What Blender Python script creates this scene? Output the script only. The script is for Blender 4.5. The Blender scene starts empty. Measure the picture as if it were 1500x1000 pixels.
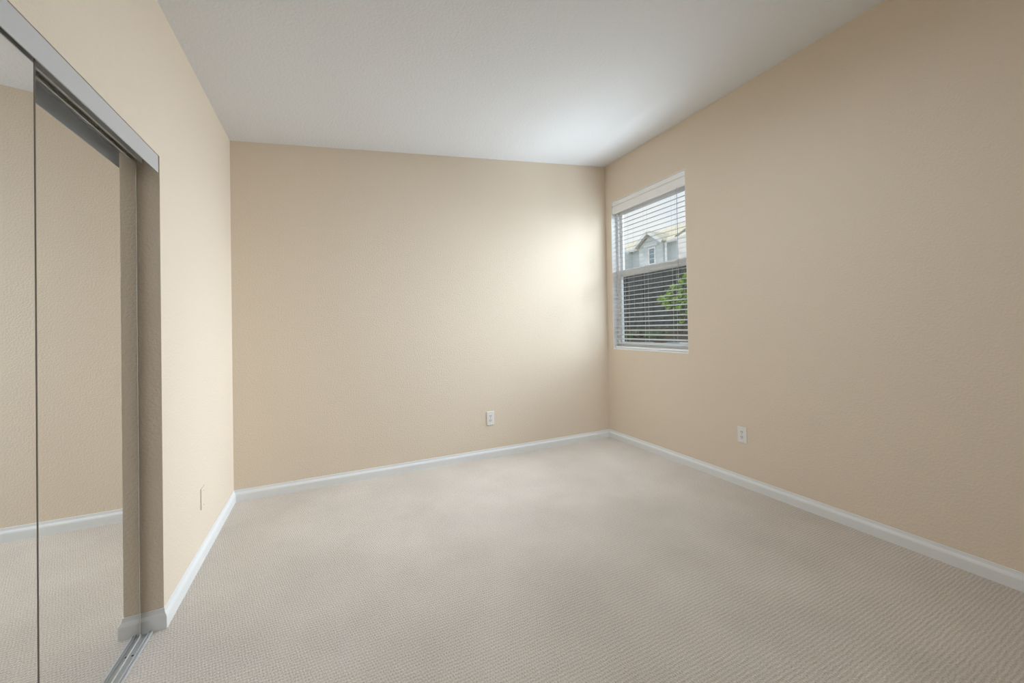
import bpy, bmesh, math, random
from mathutils import Vector, Matrix
random.seed(7)
scn = bpy.context.scene
COL = scn.collection
PI = math.pi

# ------------------------------------------------------------------ camera
CAM_H = 1.3125
def make_camera():
    yaw, pitch, roll = .445, .0089, -.0181
    cy, sy, cp, sp = math.cos(yaw), math.sin(yaw), math.cos(pitch), math.sin(pitch)
    f = Vector((sy*cp, cy*cp, sp)); r = Vector((cy, -sy, 0)); u = r.cross(f)
    c, s = math.cos(roll), math.sin(roll)
    r2, u2 = c*r + s*u, -s*r + c*u
    cam = bpy.data.cameras.new('camera')
    cam.sensor_width = 36; cam.lens = 563.23*36/1500; cam.shift_y = -24.61/1500
    cam.clip_start = .02; cam.clip_end = 300
    o = bpy.data.objects.new('camera', cam); COL.objects.link(o)
    m = Matrix((r2, u2, -f)).transposed().to_4x4(); m.translation = Vector((0, 0, CAM_H))
    o.matrix_world = m
    scn.camera = o
make_camera()

# ------------------------------------------------------------------ colour management, world, lights
scn.view_settings.view_transform = 'Standard'
scn.view_settings.look = 'None'
scn.view_settings.gamma = 1
scn.view_settings.use_curve_mapping = False
scn.view_settings.exposure = 0.0
scn.cycles.max_bounces = 16
scn.cycles.diffuse_bounces = 10
scn.cycles.glossy_bounces = 8
scn.cycles.transparent_max_bounces = 16
scn.cycles.sample_clamp_indirect = 4.0
scn.cycles.use_denoising = True

def make_world():
    w = bpy.data.worlds.new('sky'); scn.world = w; w.use_nodes = True
    nt = w.node_tree; N = nt.nodes; L = nt.links; N.clear()
    out = N.new('ShaderNodeOutputWorld'); bg = N.new('ShaderNodeBackground')
    tc = N.new('ShaderNodeTexCoord'); no = N.new('ShaderNodeTexNoise'); cr = N.new('ShaderNodeValToRGB')
    no.inputs['Scale'].default_value = 5; no.inputs['Detail'].default_value = 4
    cr.color_ramp.elements[0].position = .35; cr.color_ramp.elements[0].color = (.74, .86, 1, 1)
    cr.color_ramp.elements[1].position = .62; cr.color_ramp.elements[1].color = (.97, .98, 1, 1)
    L.new(tc.outputs['Generated'], no.inputs['Vector']); L.new(no.outputs['Fac'], cr.inputs['Fac'])
    L.new(cr.outputs['Color'], bg.inputs['Color']); bg.inputs['Strength'].default_value = 1.0
    L.new(bg.outputs['Background'], out.inputs['Surface'])
make_world()

def light(name, kind, loc, direction, energy, color=(1, 1, 1), size=None, size_y=None, angle=None, spread=None):
    l = bpy.data.lights.new(name, kind); l.energy = energy; l.color = color
    if kind == 'AREA':
        l.shape = 'RECTANGLE'; l.size = size; l.size_y = size_y
        if spread: l.spread = spread
    if angle: l.angle = angle
    o = bpy.data.objects.new(name, l); COL.objects.link(o)
    o.location = loc; o.rotation_euler = Vector(direction).to_track_quat('-Z', 'Y').to_euler()
    return o
light('sun', 'SUN', (0, 0, 12), (.18, -.75, -.62), 2.2, (1, .93, .80), angle=.01)
DAY = (.897, 1.018, 1.13)
# daylight of the window: steep sky light, level light over the fence, and the bright strip of high sky
R_ = math.radians
def window_light(name, d, watts, spread, y=3.035, w=1.0, z0=1.08, z1=2.72, n=4):
    # strips of daylight in the window's plane, each turned the way that part of the sky shines
    d = Vector(d).normalized(); h = (z1-z0)/n
    tilt = abs(d.z); turn = abs(d.y)
    for i in range(n):
        light(name, 'AREA', (2.996-.5*h*tilt-.5*w*turn, y, z0+h*(i+.5)), d, watts/n, DAY, size=w, size_y=h, spread=R_(spread))
window_light('window_wide', (-1, 0, 0), 7.8, 180)
window_light('window_horizon', (-1, 0, -.37), 16.2, 75)
window_light('window_steep_sky', (-.4, 0, -1), 3.6, 100)
window_light('window_high_sky', (-1, 0, 0), 8, 150, z0=1.9)
window_light('window_ground_bounce', (-1, 0, .5), 3, 120)
light('side_yard_sky', 'AREA', (4.2, 2.3, 2.9), (-.75, .50, -.75), 46, DAY, size=1.2, size_y=1.2)
# added fill light under the ceiling, no fixture, above the top of the frame
light('ceiling_fill', 'AREA', (1.2, 1.65, 2.98), (0, 0, -1), 18, DAY, size=.4, size_y=.4)

# ------------------------------------------------------------------ dimensions (metres)
XL, XR, YB, YF = -.682, 3.008, 3.652, -1.1
ZL, ZR = 2.822, 3.220
def zc(x): return ZL + (ZR-ZL)*(x-XL)/(XR-XL)
YJ, Y0 = 2.246, .416                 # closet opening along the left wall
ZH = 2.118                           # closet opening head
TW = .12
WY0, WY1, WZ0, WZ1 = 2.515, 3.555, 1.045, 2.765   # window opening

# ------------------------------------------------------------------ materials
def mat(name, color, rough=.6, metal=0, spec=.3, noise=None, bump=None, emit=None):
    """noise = (scale, amount): small albedo variation; bump = (scale, distance, strength)"""
    m = bpy.data.materials.new(name); m.use_nodes = True
    nt = m.node_tree; N = nt.nodes; L = nt.links
    b = N['Principled BSDF']
    b.inputs['Base Color'].default_value = (*color, 1); b.inputs['Roughness'].default_value = rough
    b.inputs['Metallic'].default_value = metal; b.inputs['Specular IOR Level'].default_value = spec
    tc = N.new('ShaderNodeTexCoord')
    if noise:
        n = N.new('ShaderNodeTexNoise'); n.inputs['Scale'].default_value = noise[0]; n.inputs['Detail'].default_value = 3
        L.new(tc.outputs['Object'], n.inputs['Vector'])
        r = N.new('ShaderNodeValToRGB'); a = noise[1]
        r.color_ramp.elements[0].position = .3; r.color_ramp.elements[1].position = .7
        r.color_ramp.elements[0].color = (*[c*(1-a) for c in color], 1)
        r.color_ramp.elements[1].color = (*[min(1, c*(1+a)) for c in color], 1)
        L.new(n.outputs['Fac'], r.inputs['Fac']); L.new(r.outputs['Color'], b.inputs['Base Color'])
    if bump:
        n = N.new('ShaderNodeTexNoise'); n.inputs['Scale'].default_value = bump[0]; n.inputs['Detail'].default_value = 2
        L.new(tc.outputs['Object'], n.inputs['Vector'])
        bp = N.new('ShaderNodeBump'); bp.inputs['Distance'].default_value = bump[1]; bp.inputs['Strength'].default_value = bump[2]
        L.new(n.outputs['Fac'], bp.inputs['Height']); L.new(bp.outputs['Normal'], b.inputs['Normal'])
    return m

def carpet_material():
    m = bpy.data.materials.new('loop_carpet'); m.use_nodes = True
    nt = m.node_tree; N = nt.nodes; L = nt.links; b = N['Principled BSDF']
    b.inputs['Roughness'].default_value = .95; b.inputs['Specular IOR Level'].default_value = .05
    tc = N.new('ShaderNodeTexCoord')
    wob = N.new('ShaderNodeTexNoise'); wob.inputs['Scale'].default_value = 16; wob.inputs['Detail'].default_value = 3
    L.new(tc.outputs['Object'], wob.inputs['Vector'])
    sep = N.new('ShaderNodeSeparateXYZ'); L.new(tc.outputs['Object'], sep.inputs[0])
    def math_(op, a, c=None):
        n = N.new('ShaderNodeMath'); n.operation = op
        for i, v in enumerate((a, c)):
            if v is None: continue
            if isinstance(v, (int, float)): n.inputs[i].default_value = v
            else: L.new(v, n.inputs[i])
        return n.outputs[0]
    w = math_('MULTIPLY', wob.outputs['Fac'], 6.0)
    row = math_('SINE', math_('ADD', math_('MULTIPLY', sep.outputs['Y'], 2*PI/.0155), w))
    rowi = math_('FLOOR', math_('MULTIPLY', sep.outputs['Y'], 1/.0155))
    loop = math_('SINE', math_('ADD', math_('ADD', math_('MULTIPLY', sep.outputs['X'], 2*PI/.011), math_('MULTIPLY', rowi, 2.4)), w))
    fine = N.new('ShaderNodeTexNoise'); fine.inputs['Scale'].default_value = 170; fine.inputs['Detail'].default_value = 3
    L.new(tc.outputs['Object'], fine.inputs['Vector'])
    h = math_('ADD', math_('ADD', math_('MULTIPLY', row, .10), math_('MULTIPLY', loop, .07)), math_('MULTIPLY', fine.outputs['Fac'], 1.0))
    big = N.new('ShaderNodeTexNoise'); big.inputs['Scale'].default_value = 2.3; big.inputs['Detail'].default_value = 4
    L.new(tc.outputs['Object'], big.inputs['Vector'])
    fac = math_('ADD', h, math_('MULTIPLY', math_('SUBTRACT', big.outputs['Fac'], .5), .35))
    r = N.new('ShaderNodeValToRGB')
    r.color_ramp.elements[0].position = .0; r.color_ramp.elements[0].color = (.34, .30, .258, 1)
    r.color_ramp.elements[1].position = .85; r.color_ramp.elements[1].color = (.79, .72, .65, 1)
    L.new(fac, r.inputs['Fac']); L.new(r.outputs['Color'], b.inputs['Base Color'])
    bp = N.new('ShaderNodeBump'); bp.inputs['Distance'].default_value = .005; bp.inputs['Strength'].default_value = .85
    L.new(h, bp.inputs['Height']); L.new(bp.outputs['Normal'], b.inputs['Normal'])
    return m

def glass_material(name, tint, refl=.05):
    m = bpy.data.materials.new(name); m.use_nodes = True
    nt = m.node_tree; N = nt.nodes; L = nt.links; N.clear()
    out = N.new('ShaderNodeOutputMaterial'); mx = N.new('ShaderNodeMixShader')
    t = N.new('ShaderNodeBsdfTransparent'); g = N.new('ShaderNodeBsdfGlossy')
    t.inputs['Color'].default_value = (*tint, 1); g.inputs['Roughness'].default_value = .0
    mx.inputs[0].default_value = refl
    L.new(t.outputs[0], mx.inputs[1]); L.new(g.outputs[0], mx.inputs[2]); L.new(mx.outputs[0], out.inputs['Surface'])
    return m

M = dict(
    wall=mat('wall_paint', (.75, .657, .54), .75, spec=.2, bump=(95, .004, .5)),
    ceil=mat('ceiling_paint', (.74, .755, .77), .85, spec=.1, bump=(70, .006, .45)),
    trim=mat('white_trim_paint', (.78, .80, .81), .4, spec=.4),
    carpet=carpet_material(),
    alum=mat('brushed_aluminium', (.66, .67, .67), .42, metal=.75),
    alumw=mat('satin_white_aluminium', (.55, .555, .56), .45, metal=.1),
    mirror=mat('mirror_silver', (.90, .905, .895), .0, metal=1),
    darkedge=mat('dark_bronze_edge', (.12, .10, .085), .5),
    lightedge=mat('bevelled_glass_edge', (.50, .47, .42), .25),
    back=mat('door_backing_board', (.25, .23, .21), .8),
    plastic=mat('white_plastic', (.82, .82, .81), .35, spec=.5),
    slot=mat('dark_slot', (.03, .03, .03), .7),
    screw=mat('screw_metal', (.6, .6, .58), .35, metal=.8),
    vinyl=mat('white_vinyl', (.90, .905, .91), .4, spec=.4),
    slat=mat('white_faux_wood', (.60, .62, .63), .45, spec=.35),
    valance=mat('white_valance', (.89, .89, .89), .45, spec=.35),
    cord=mat('cord_white', (.72, .70, .66), .8),
    wand=mat('clear_acrylic_wand', (.42, .44, .46), .2),
    glass=glass_material('window_glass', (.97, .985, .98)),
    screen=glass_material('insect_screen_glass', (.80, .82, .82), .03),
    siding=mat('pale_blue_siding', (.68, .74, .75), .8, noise=(2, .05)),
    white=mat('white_house_paint', (.86, .87, .87), .7),
    cream=mat('bright_white_stucco', (.92, .90, .88), .8),
    roof=mat('tan_roof_tile', (.70, .66, .54), .85, noise=(5, .2)),
    ridge=mat('grey_ridge_tile', (.30, .30, .29), .85),
    hglass=mat('house_window_glass', (.20, .30, .36), .12, spec=.7),
    fence=mat('weathered_fence', (.105, .11, .108), .85, noise=(14, .35)),
    soil=mat('bark_mulch', (.10, .075, .05), .95, noise=(12, .5), bump=(30, .03, .6)),
    stone=mat('grey_stone', (.26, .25, .22), .9, noise=(8, .35), bump=(14, .03, .5)),
    leaf=mat('bright_green_leaf', (.30, .46, .07), .5, noise=(7, .35)),
    leafd=mat('dark_green_leaf', (.09, .16, .05), .6, noise=(9, .4)),
    stem=mat('brown_stem', (.12, .085, .05), .85),
    paving=mat('side_yard_paving', (.36, .34, .31), .9, noise=(6, .2)),
)

# ------------------------------------------------------------------ mesh helpers
class MB:
    def __init__(s): s.v = []; s.f = []
    def add(s, vs, fs):
        n = len(s.v); s.v += [tuple(v) for v in vs]; s.f += [tuple(i+n for i in f) for f in fs]; return s
    def box(s, x0, x1, y0, y1, z0, z1):
        return s.hexa([(x0, y0, z0), (x1, y0, z0), (x1, y1, z0), (x0, y1, z0)], [(x0, y0, z1), (x1, y0, z1), (x1, y1, z1), (x0, y1, z1)])
    def hexa(s, b, t):
        return s.add(list(b)+list(t), [(3, 2, 1, 0), (4, 5, 6, 7), (0, 1, 5, 4), (1, 2, 6, 5), (2, 3, 7, 6), (3, 0, 4, 7)])
    def wallx(s, y0, y1, x0, x1, z0):      # prism under the sloping ceiling
        b = [(x0, y0, z0), (x1, y0, z0), (x1, y1, z0), (x0, y1, z0)]
        return s.hexa(b, [(x, y, zc(min(max(x, XL), XR))) for x, y, z in b])
    def prism(s, prof, place):              # closed profile swept between two placements place(p, t)
        n = len(prof)
        vs = [place(p, 0) for p in prof]+[place(p, 1) for p in prof]
        fs = [tuple(range(n)), tuple(range(2*n-1, n-1, -1))]
        fs += [(i, (i+1) % n, n+(i+1) % n, n+i) for i in range(n)]
        return s.add(vs, fs)
    def tube(s, p, q, r, n=8, r2=None):
        p, q = Vector(p), Vector(q); d = (q-p).normalized()
        a = d.orthogonal().normalized(); b = d.cross(a); r2 = r if r2 is None else r2
        vs = [p+(a*math.cos(2*PI*i/n)+b*math.sin(2*PI*i/n))*r for i in range(n)]
        vs += [q+(a*math.cos(2*PI*i/n)+b*math.sin(2*PI*i/n))*r2 for i in range(n)]
        fs = [(i, (i+1) % n, n+(i+1) % n, n+i) for i in range(n)]+[tuple(range(n-1, -1, -1)), tuple(range(n, 2*n))]
        return s.add(vs, fs)
    def build(s, name, m, parent=None, bevel=0, smooth=False, seg=2):
        me = bpy.data.meshes.new(name); me.from_pydata(s.v, [], s.f)
        bm = bmesh.new(); bm.from_mesh(me)
        bmesh.ops.recalc_face_normals(bm, faces=bm.faces)
        if bevel:
            es = [e for e in bm.edges if len(e.link_faces) == 2 and e.calc_face_angle(0) > .5]
            bmesh.ops.bevel(bm, geom=es, offset=bevel, segments=seg, affect='EDGES', profile=.5, clamp_overlap=True)
        if smooth:
            for f in bm.faces: f.smooth = True
        bm.to_mesh(me); bm.free()
        me.materials.append(m)
        o = bpy.data.objects.new(name, me); COL.objects.link(o)
        if parent: o.parent = parent; o.matrix_parent_inverse = Matrix.Translation(-Vector(parent_world(parent)))
        return o
def parent_world(p):
    v = Vector(p.location)
    while p.parent: p = p.parent
    return v if v.length else Vector(p.location)
def empty(name, loc, label, cat, group=None):
    o = bpy.data.objects.new(name, None); COL.objects.link(o); o.location = loc; o.empty_display_size = .1
    return tag(o, label, cat, group)
def tag(o, label, cat, group=None, kind=None):
    if label: o['label'] = label
    if cat: o['category'] = cat
    if group: o['group'] = group
    if kind: o['kind'] = kind
    return o
def struct(o, label=None, cat=None):
    o['kind'] = 'structure'
    if label: o['label'] = label
    if cat: o['category'] = cat
    return o
# children carry world coordinates in their meshes; part() shifts them to the thing's base
def part(mb, name, m, root, **k):
    p = root
    off = Vector((0, 0, 0))
    while p: off += Vector(p.location); p = p.parent
    mb.v = [tuple(Vector(v)-off) for v in mb.v]
    o = mb.build(name, m, None, **k); o.parent = root
    return o

# ------------------------------------------------------------------ room shell
struct(MB().box(XL-TW-.75, XR+TW, YF-TW, YB+TW, -.12, 0).build('floor', M['carpet']), 'beige looped carpet floor of the empty bedroom', 'floor')
c = MB(); b = [(XL-TW, YF-TW), (XR+TW, YF-TW), (XR+TW, YB+TW), (XL-TW, YB+TW)]
zs = lambda x: ZL+(ZR-ZL)*(x-XL)/(XR-XL)
c.hexa([(x, y, zs(x)) for x, y in b], [(x, y, zs(x)+.12) for x, y in b])
struct(c.build('ceiling', M['ceil']), 'textured white ceiling', 'ceiling')
struct(MB().wallx(YB, YB+TW, XL, XR, 0).build('wall_back', M['wall']), 'beige textured back wall of the bedroom', 'wall')
struct(MB().wallx(YF-TW, YF, XL, XR, 0).build('wall_front', M['wall']), 'beige wall behind the viewer', 'wall')
w = MB()
w.wallx(YJ, YB+TW, XL-TW, XL, 0); w.wallx(YF-TW, Y0, XL-TW, XL, 0)
w.box(XL-TW, XL, Y0, YJ, ZH, ZL)
struct(w.build('wall_left', M['wall']), 'beige left wall around the mirrored closet', 'wall')
w = MB(); T2 = .14
w.wallx(YF-TW, WY0, XR, XR+T2, 0); w.wallx(WY1, YB+TW, XR, XR+T2, 0)
w.box(XR, XR+T2, WY0, WY1, 0, WZ0); w.box(XR, XR+T2, WY0, WY1, WZ1, ZR)
struct(w.build('wall_right', M['wall']), 'beige right wall with the window', 'wall')
# closet recess behind the doors
w = MB(); cx = XL-TW
w.box(cx-.65, cx-.60, Y0-.25, YJ+.25, 0, 2.5); w.box(cx-.60, cx, YJ+.2, YJ+.25, 0, 2.5); w.box(cx-.60, cx, Y0-.25, Y0-.2, 0, 2.5)
w.box(cx-.60, cx, Y0-.2, YJ+.2, 2.45, 2.5)
struct(w.build('wall_closet', M['wall']), 'inner walls of the closet behind the mirrors', 'wall')

# baseboards: ogee profile (depth, height)
BP = [(0, 0), (.014, 0), (.014, .050), (.0135, .056), (.010, .064), (.0055, .071), (.004, .080), (.0035, .088), (0, .089)]
BT = .014
m_ = MB(); m_.prism(BP, lambda p, t: (XL+p[0] if t == 0 else XR-p[0], YB-p[0], p[1]))
struct(m_.build('baseboard_back', M['trim']), 'white baseboard along the back wall', 'baseboard')
m_ = MB(); m_.prism(BP, lambda p, t: (XR-p[0], YF if t == 0 else YB-p[0], p[1]))
struct(m_.build('baseboard_right', M['trim']), 'white baseboard along the right wall', 'baseboard')
m_ = MB()
m_.prism(BP, lambda p, t: (XL+p[0], YJ-p[0] if t == 0 else YB-p[0], p[1]))
m_.prism(BP, lambda p, t: (XL+p[0] if t == 0 else XL-TW, YJ-p[0], p[1]))
struct(m_.build('baseboard_left', M['trim']), 'white baseboard of the left wall turning into the closet opening', 'baseboard')
m_ = MB(); m_.prism(BP, lambda p, t: (XL+p[0], YF if t == 0 else Y0, p[1]))
struct(m_.build('baseboard_front', M['trim']), 'white baseboard left of the closet', 'baseboard')

# ------------------------------------------------------------------ closet: top track, floor track, two mirror doors
XF = -.6925        # front mirror face
XB = -.7495        # rear mirror face
ht = empty('closet_header_track', (-.73, 1.33, 2.04), 'white metal header track across the top of the mirrored closet', 'track')
YE = 2.233
part(MB().box(-.6865, -.6825, Y0+.004, YE, 2.040, 2.1155), 'fascia', M['alumw'], ht, bevel=.0008)
tr = MB()
tr.box(-.790, -.6865, Y0+.004, YE, 2.106, 2.110)
tr.box(-.739, -.737, Y0+.004, YE-.004, 2.074, 2.106)
tr.box(-.742, -.734, Y0+.004, YE-.004, 2.071, 2.074)
tr.box(-.790, -.788, Y0+.004, YE-.004, 2.050, 2.106)
part(tr, 'channel', M['alum'], ht)

ft = empty('closet_floor_track', (-.74, 1.33, 0), 'ribbed aluminium floor track under the sliding mirror doors', 'track')
yb = YJ-BT-.001
part(MB().box(-.770, -.714, Y0+.004, yb, .0005, .004), 'track_base', M['alum'], ft)
for xa, xb, zt in ((-.7195, -.714, .0105), (-.7290, -.7270, .0125), (-.7540, -.7520, .0125), (-.770, -.7645, .0105)):
    part(MB().box(xa, xb, Y0+.004, yb, .004, zt), 'guide_rail', M['alumw'], ft, bevel=.0007)
s_ = MB(); sx, sy_ = -.7395, 2.105
s_.tube((sx, sy_, .004), (sx, sy_, .0046), .0042, 14)
part(s_, 'screw_hole', M['slot'], ft)

def mirror_door(y0, y1, xface, edge_m, label, ew):
    r = empty('sliding_mirror_door', (xface-.006, (y0+y1)/2, .016), label, 'mirror door', 'sliding mirror doors of the closet')
    z0, z1 = .016, 2.062
    part(MB().box(xface-.005, xface, y0+ew, y1-ew, z0+.003, z1-.003), 'mirror_panel', M['mirror'], r)
    part(MB().box(xface-.022, xface-.0052, y0+ew, y1-ew, z0+.003, z1-.003), 'backing_board', M['back'], r)
    for a in (y0, y1-ew):
        part(MB().box(xface-.022, xface+.0006, a, a+ew, z0, z1), 'edge_strip', edge_m, r)
    part(MB().box(xface-.022, xface+.0004, y0+ew, y1-ew, z0, z0+.003), 'bottom_rail', edge_m, r)
    part(MB().box(xface-.022, xface+.0004, y0+ew, y1-ew, z1-.003, z1), 'top_rail', edge_m, r)
    return r
mirror_door(.52, 1.450, XF, M['darkedge'], 'front sliding mirror door with dark vertical edge, nearest the viewer', .005)
mirror_door(1.24, 2.205, XB, M['lightedge'], 'rear sliding mirror door reaching toward the closet corner post', .0028)

# ------------------------------------------------------------------ window
win = struct(bpy.data.objects.new('window_1', None), 'white vinyl single hung window in the right wall', 'window'); COL.objects.link(win)
win.location = (XR+.1, (WY0+WY1)/2, WZ0)
FX0, FX1 = XR+.074, XR+.138
def rect_frame(x0, x1, y0, y1, z0, z1, wy, wt, wb):
    return MB().box(x0, x1, y0, y0+wy, z0, z1).box(x0, x1, y1-wy, y1, z0, z1).box(x0, x1, y0+wy, y1-wy, z1-wt, z1).box(x0, x1, y0+wy, y1-wy, z0, z0+wb)
g = .001
part(rect_frame(FX0, FX1, WY0+g, WY1-g, WZ0+g, WZ1-g, .034, .06, .04), 'window_frame', M['vinyl'], win, bevel=.002)
us = part(rect_frame(FX0+.034, FX0+.058, WY0+.035, WY1-.035, 1.90, WZ1-.061, .034, .085, .05), 'upper_sash', M['vinyl'], win, bevel=.002)
ls = part(rect_frame(FX0+.006, FX0+.032, WY0+.035, WY1-.035, WZ0+.041, 1.962, .030, .078, .045), 'lower_sash', M['vinyl'], win, bevel=.002)
part(MB().box(FX0+.044, FX0+.048, WY0+.069, WY1-.069, 1.95, WZ1-.146), 'pane', M['glass'], us)
part(MB().box(FX0+.017, FX0+.021, WY0+.065, WY1-.065, WZ0+.086, 1.884), 'pane', M['screen'], ls)
sl = struct(MB().box(XR-.0, XR+.0735, WY0+.0005, WY1-.0005, WZ0+.0002, WZ0+.012).build('trim_1', M['vinyl'], bevel=.003), 'white window sill', 'sill')
# painted white returns of the opening
rt = MB().box(XR+.0005, XR+.0735, WY1-.004, WY1-.0002, WZ0+.0125, WZ1-.0045).box(XR+.0005, XR+.0735, WY0+.0002, WY0+.004, WZ0+.0125, WZ1-.0045).box(XR+.0005, XR+.0735, WY0+.0002, WY1-.0002, WZ1-.004, WZ1-.0002)
struct(rt.build('trim_2', M['vinyl']), 'white returns of the window opening', 'trim')

# blind
by0, by1 = WY0+.010, WY1-.010
bl = empty('window_blind', (XR+.035, (by0+by1)/2, WZ0+.012), 'white horizontal slat blind hanging open in the window', 'blind')
v = MB()   # two step valance with a groove
prof = [(.014, 2.760), (.030, 2.760), (.030, 2.620), (.018, 2.620), (.014, 2.632), (.014, 2.700), (.027, 2.703), (.027, 2.713), (.012, 2.716), (.010, 2.748)]
v.prism(prof, lambda p, t: (XR+p[0], by0 if t == 0 else by1, p[1]))
part(v, 'valance', M['valance'], bl)
part(MB().box(XR+.032, XR+.068, by0+.004, by1-.004, 2.690, 2.752), 'head_rail', M['vinyl'], bl, bevel=.002)
NS = 31; zt, zb_ = 2.585, 1.118; TILT = math.radians(13)
xs = XR+.043
def slat_mesh():
    n = 6; w_ = .050; th = .0022; pr = []
    for i in range(n+1):
        a = -w_/2+w_*i/n; pr.append((a, .0010*(1-(2*a/w_)**2)+th/2))
    for i in range(n, -1, -1):
        a = -w_/2+w_*i/n; pr.append((a, .0010*(1-(2*a/w_)**2)-th/2))
    ca, sa = math.cos(TILT), math.sin(TILT)
    pr = [(a*ca-h*sa, a*sa+h*ca) for a, h in pr]     # room edge (−x) lower
    m = MB(); m.prism(pr, lambda p, t: (p[0], (by0+.006) if t == 0 else (by1-.006), p[1]))
    m.v = [(x, y-(by0+by1)/2, z) for x, y, z in m.v]
    return m
s0 = None
for i in range(NS):
    z = zt+(zb_-zt)*i/(NS-1)
    if s0 is None:
        s0 = slat_mesh().build('slat', M['slat'], smooth=False); o = s0
    else:
        o = s0.copy(); COL.objects.link(o)
    o.parent = bl; o.location = (xs-bl.location.x, 0, z-bl.location.z)
part(MB().box(xs-.026, xs+.026, by0+.004, by1-.004, WZ0+.016, WZ0+.036), 'bottom_rail', M['valance'], bl, bevel=.003)
for yy in (by0+.17, (by0+by1)/2+.03, by1-.19):
    for dx in (-.0262, .0262):
        part(MB().tube((xs+dx, yy, WZ0+.036), (xs+dx, yy, 2.69), .0009, 5), 'ladder_cord', M['cord'], bl)
part(MB().tube((xs-.028, by0+.10, 1.62), (xs-.028, by0+.10, 2.63), .0026, 6), 'tilt_wand', M['wand'], bl)
part(MB().tube((xs-.028, by1-.33, 1.35), (xs-.028, by1-.33, 2.63), .0009, 5), 'lift_cord', M['cord'], bl)

# ------------------------------------------------------------------ wall plates
def placed(root, mb, name, m, parent=None, **k):
    o = mb.build(name, m, **k); o.parent = parent or root; return o
def plate_mb(w, h, t):
    return MB().box(-w/2, w/2, -t, 0, -h/2, h/2)
def outlet(loc, rotz, label, w, h):
    r = empty('wall_outlet', loc, label, 'outlet', 'duplex outlets low on the walls'); r.rotation_euler = (0, 0, rotz)
    placed(r, plate_mb(w, h, .006), 'cover_plate', M['plastic'], bevel=.0025)
    for sgn in (1, -1):
        zc_ = sgn*h*.165
        m = MB(); n = 20; a, c_ = w*.235, h*.125
        pts = [(max(-a, min(a, 1.18*a*math.cos(2*PI*i/n))), c_*math.sin(2*PI*i/n)) for i in range(n)]
        m.prism(pts, lambda p, t: (p[0], -.006 if t == 0 else -.0085, zc_+p[1]))
        rc = placed(r, m, 'receptacle', M['plastic'])
        for sx_ in (-1, 1):
            placed(r, MB().box(sx_*w*.088-.0016, sx_*w*.088+.0016, -.0092, -.0086, zc_-.002, zc_+.011), 'slot', M['slot'], rc)
        placed(r, MB().tube((0, -.0086, zc_-.009), (0, -.0092, zc_-.009), .003, 10), 'ground_hole', M['slot'], rc)
    placed(r, MB().tube((0, -.006, 0), (0, -.0075, 0), .0034, 12), 'screw', M['screw'])
    return r
outlet((1.478, YB, .398), 0, 'white duplex outlet on the back wall above the baseboard', .080, .138)
outlet((XR, 2.018, .418), -PI/2, 'white duplex outlet on the right wall below and nearer than the window', .075, .126)
p = empty('blank_wall_plate', (XL, 2.835, .352), 'beige painted wall plate low on the narrow wall beside the closet', 'wall plate')
p.rotation_euler = (0, 0, PI/2)
placed(p, plate_mb(.075, .120, .006), 'cover_plate', M['wall'], bevel=.002)
for sgn in (1, -1):
    placed(p, MB().tube((0, -.006, sgn*.042), (0, -.0075, sgn*.042), .0034, 10), 'screw', M['screw'])

# ------------------------------------------------------------------ outside
struct(MB().box(XR+T2+.01, 60, -25, 60, -.3, -.05).build('ground', M['paving']), 'side yard ground outside the window', 'ground')
# stone retaining wall and planted bank
rw = MB()
rows, z = 3, -.05
for k in range(rows):
    y = 2.5-(k % 2)*.2
    while y < 10:
        l = random.uniform(.34, .46); rw.box(5.15+random.uniform(-.015, .015), 5.42, y, y+l-.012, z, z+.335); y += l
    z += .34
tag(rw.build('retaining_wall', M['stone'], bevel=.02), 'low grey stone wall below the fence outside', 'retaining wall')
bank = MB(); ny, nx = 40, 6
vs = []; fs = []
for i in range(ny+1):
    for j in range(nx+1):
        vs.append((5.43+j*.13, 2.5+i*.19, 1.0+.26*(j/nx)+random.uniform(-.03, .03)))
for i in range(ny):
    for j in range(nx):
        a = i*(nx+1)+j; fs.append((a, a+1, a+nx+2, a+nx+1))
bank.add(vs, fs)
nb = len(vs)
bank.add([(5.43, 2.5, -.05), (6.21, 2.5, -.05), (6.21, 10.1, -.05), (5.43, 10.1, -.05)], [(0, 1, 2, 3)])
struct(bank.build('ground_bank', M['soil']), 'mulched bank below the fence', 'bank')
# board fence
fn = empty('board_fence', (6.25, 6.2, 1.0), 'dark weathered board fence outside the lower window', 'fence')
y = 2.2; k = 0
while y < 10.4:
    w_ = random.uniform(.125, .15); h_ = 2.50+random.uniform(-.015, .015)
    dx = random.uniform(-.006, .006)
    mb = MB().box(6.22+dx, 6.24+dx, y, y+w_-.008, .98, h_)
    part(mb, 'board', M['fence'], fn); y += w_; k += 1
for z_ in (1.3, 1.85, 2.35): part(MB().box(6.245, 6.285, 2.2, 10.4, z_-.045, z_+.045), 'rail', M['fence'], fn)
for yy in (2.5, 4.6, 6.7, 8.8): part(MB().box(6.29, 6.38, yy, yy+.09, .9, 2.46), 'post', M['fence'], fn)

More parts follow.
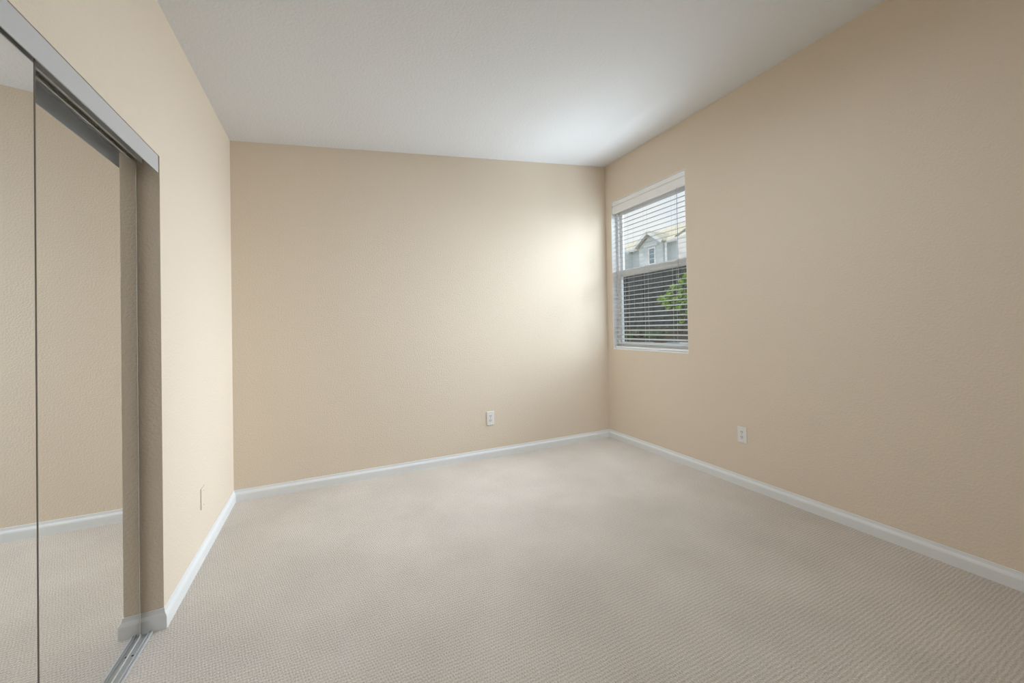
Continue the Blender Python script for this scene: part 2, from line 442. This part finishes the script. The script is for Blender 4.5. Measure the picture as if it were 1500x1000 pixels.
def leaves(mb, c, rad, n, size, seed):
    rnd = random.Random(seed)
    for _ in range(n):
        while True:
            d = Vector((rnd.uniform(-1, 1), rnd.uniform(-1, 1), rnd.uniform(-1, 1)))
            if .1 < d.length < 1: break
        p = Vector(c)+Vector((d.x*rad[0], d.y*rad[1], d.z*rad[2]))
        u = Vector((rnd.uniform(-1, .2), rnd.uniform(-1, 1), rnd.uniform(-.7, .5))).normalized()
        n_ = Vector((rnd.uniform(-1, .2), rnd.uniform(-.6, .6), rnd.uniform(.1, 1))).normalized()
        s = u.cross(n_).normalized(); L_ = size*rnd.uniform(.7, 1.3); W_ = L_*.3
        q = n_*(-.12*L_)
        mb.add([p, p+u*L_*.5+s*W_+q, p+u*L_+q*2, p+u*L_*.5-s*W_+q, p+u*L_*.5], [(0, 1, 4), (1, 2, 4), (2, 3, 4), (3, 0, 4)])
def shrub(name, base, clusters, leaf_m, label, cat, group=None, size=.09):
    r = empty(name, base, label, cat, group)
    st = MB(); lf = MB()
    for i, (c_, rad, n) in enumerate(clusters):
        st.tube(base, c_, .012, 6, .005); leaves(lf, c_, rad, n, size, hash((round(base[1]*100), i)) % 9999)
    part(st, 'stem', M['stem'], r); part(lf, 'foliage', leaf_m, r)
    return r
shrub('climbing_shrub', (5.75, 4.95, 1.08), [((5.75, 4.95, 1.85), (.2, .42, .24), 150), ((5.72, 5.25, 1.78), (.16, .25, .16), 50), ((5.8, 4.85, 2.16), (.15, .18, .14), 36), ((5.8, 4.95, 1.5), (.15, .2, .25), 30)],
      M['leaf'], 'bright green leafy shrub climbing the dark fence', 'shrub')
gcs = ((6.5, 'small dark ground plant at the foot of the fence, farthest from the bright shrub'),
       (5.95, 'small dark ground plant at the foot of the fence, middle one'),
       (5.4, 'small dark ground plant beside the bright green shrub'))
for i, (yy, lb) in enumerate(gcs):
    shrub('ground_plant', (5.72, yy, 1.06), [((5.70, yy, 1.16), (.16, .30, .13), 60), ((5.62, yy+.2, 1.10), (.12, .2, .08), 30)], M['leafd'], lb, 'plant', 'low plants along the fence bank', .08)

# neighbouring house
HX = 22.0
CAMY = 0
k_ = HX/16.0
def hp(y, z): return (y*k_, CAM_H+(z-CAM_H)*k_)      # facade coordinates measured on a plane 16 m away
hs = empty('neighbour_house', (HX+4, 21, -.05), 'pale blue grey house with white trimmed gable beyond the fence', 'house')
pk, gl, gr = hp(15.683, 6.42), hp(16.75, 5.70), hp(14.68, 5.72)
lw, rw_ = hp(19.6, 5.74), hp(14.0, 5.6)
w = MB()
w.box(HX+.5, HX+9, hp(14.0, 0)[0], lw[0], -.05, hp(0, 5.74)[1])
part(w, 'wall', M['siding'], hs)
w = MB(); zb = -.05
w.prism([(gl[0]-.25, zb), (gr[0]+.25, zb), (gr[0]+.25, gr[1]), (pk[0], pk[1]-.12), (gl[0]-.25, gl[1])], lambda p, t: (HX if t == 0 else HX+4, p[0], p[1]))
part(w, 'gable_bay', M['siding'], hs)
def slab(pts, th):     # thin roof slab from a quad
    pts = [Vector(p) for p in pts]; n = (pts[1]-pts[0]).cross(pts[2]-pts[0]).normalized()
    if n.z < 0: n = -n
    return MB().hexa(pts, [p+n*th for p in pts])
R = M['roof']
part(slab([(HX-.35, gl[0], gl[1]), (HX-.35, pk[0], pk[1]), (HX+6, pk[0], pk[1]), (HX+6, gl[0], gl[1])], .10), 'gable_roof', R, hs)
part(slab([(HX-.35, gr[0], gr[1]), (HX-.35, pk[0], pk[1]), (HX+6, pk[0], pk[1]), (HX+6, gr[0], gr[1])], .10), 'gable_roof', R, hs)
# main roof behind, sloping back from the eave
e = hp(0, 5.74)[1]
part(slab([(HX+.2, lw[0]+.3, e), (HX+.2, hp(13.0, 0)[0], e), (HX+4.7, hp(13.0, 0)[0]+1, e+2.25), (HX+4.7, lw[0]-1, e+2.25)], .12), 'main_roof', R, hs)
part(slab([(HX+9.3, lw[0]+.3, e), (HX+9.3, hp(13.0, 0)[0], e), (HX+4.7, hp(13.0, 0)[0]+1, e+2.25), (HX+4.7, lw[0]-1, e+2.25)], .12), 'main_roof', R, hs)
part(MB().tube((HX+.3, hp(14.15, 0)[0], e+.16), (HX+4.7, hp(14.95, 0)[0], e+2.42), .13, 8), 'hip_ridge', M['ridge'], hs)
def board(p, q, th, x0, x1, m=M['white'], name='rake_board'):
    w = MB(); a, b_ = Vector((p[0], p[1])), Vector((q[0], q[1])); d = (b_-a).normalized(); n = Vector((-d.y, d.x))*th/2
    w.prism([tuple(a+n), tuple(b_+n), tuple(b_-n), tuple(a-n)], lambda p, t: (x0 if t == 0 else x1, p[0], p[1]))
    return part(w, name, m, hs)
board(gl, pk, .22, HX-.42, HX-.36); board(pk, gr, .22, HX-.42, HX-.36)
board((gl[0], e-.03), (lw[0]+.3, e-.03), .2, HX+.05, HX+.18, name='eave_board'); board((hp(13, 0)[0], e-.03), (gr[0], e-.03), .2, HX+.05, HX+.18, name='eave_board')
# small left gable
lg0, lg1 = hp(17.55, 5.62), hp(19.3, 6.75)
w = MB(); w.prism([(lg0[0]-.1, zb), (lg0[0]-.1, lg0[1]), lg1, (lg1[0], zb)], lambda p, t: (HX-.5 if t == 0 else HX+.6, p[0], p[1]))
part(w, 'side_bay', M['siding'], hs)
board((lg0[0]-.3, lg0[1]-.1), lg1, .2, HX-.75, HX-.55)
# window with trim
a0, a1 = hp(15.42, 4.70), hp(15.77, 5.50)
wz0, wz1 = a0[1], a1[1]
fr = MB()
for y0, y1, z0, z1 in ((a0[0]-.12, a0[0], wz0-.12, wz1+.12), (a1[0], a1[0]+.12, wz0-.12, wz1+.12), (a0[0], a1[0], wz1, wz1+.12), (a0[0], a1[0], wz0-.12, wz0),
                       (a0[0], a1[0], wz0+(wz1-wz0)*.33-.02, wz0+(wz1-wz0)*.33+.02), (a0[0], a1[0], wz0+(wz1-wz0)*.66-.02, wz0+(wz1-wz0)*.66+.02)):
    fr.box(HX-.06, HX-.001, y0, y1, z0, z1)
hw = part(fr, 'window', M['white'], hs)
w = MB().box(HX-.03, HX-.002, a0[0], a1[0], wz0, wz1); part(w, 'pane', M['hglass'], hw)
part(MB().box(HX-.16, HX-.001, hp(15.15, 0)[0], hp(16.1, 0)[0], hp(0, 5.62)[1], hp(0, 5.72)[1]), 'window_hood', M['white'], hs)
part(MB().box(HX-.16, HX-.001, hp(15.2, 0)[0], hp(16.05, 0)[0], wz0-.24, wz0-.12), 'window_sill', M['white'], hs)
# corner board and the bright right wing
part(MB().box(HX-.05, HX-.001, hp(14.60, 0)[0]-.05, hp(14.60, 0)[0]+.12, 2, gr[1]-.1), 'corner_board', M['white'], hs)
part(MB().box(HX+.05, HX+6, hp(12.2, 0)[0], hp(13.97, 0)[0], -.05, e-.12), 'white_wing', M['cream'], hs)
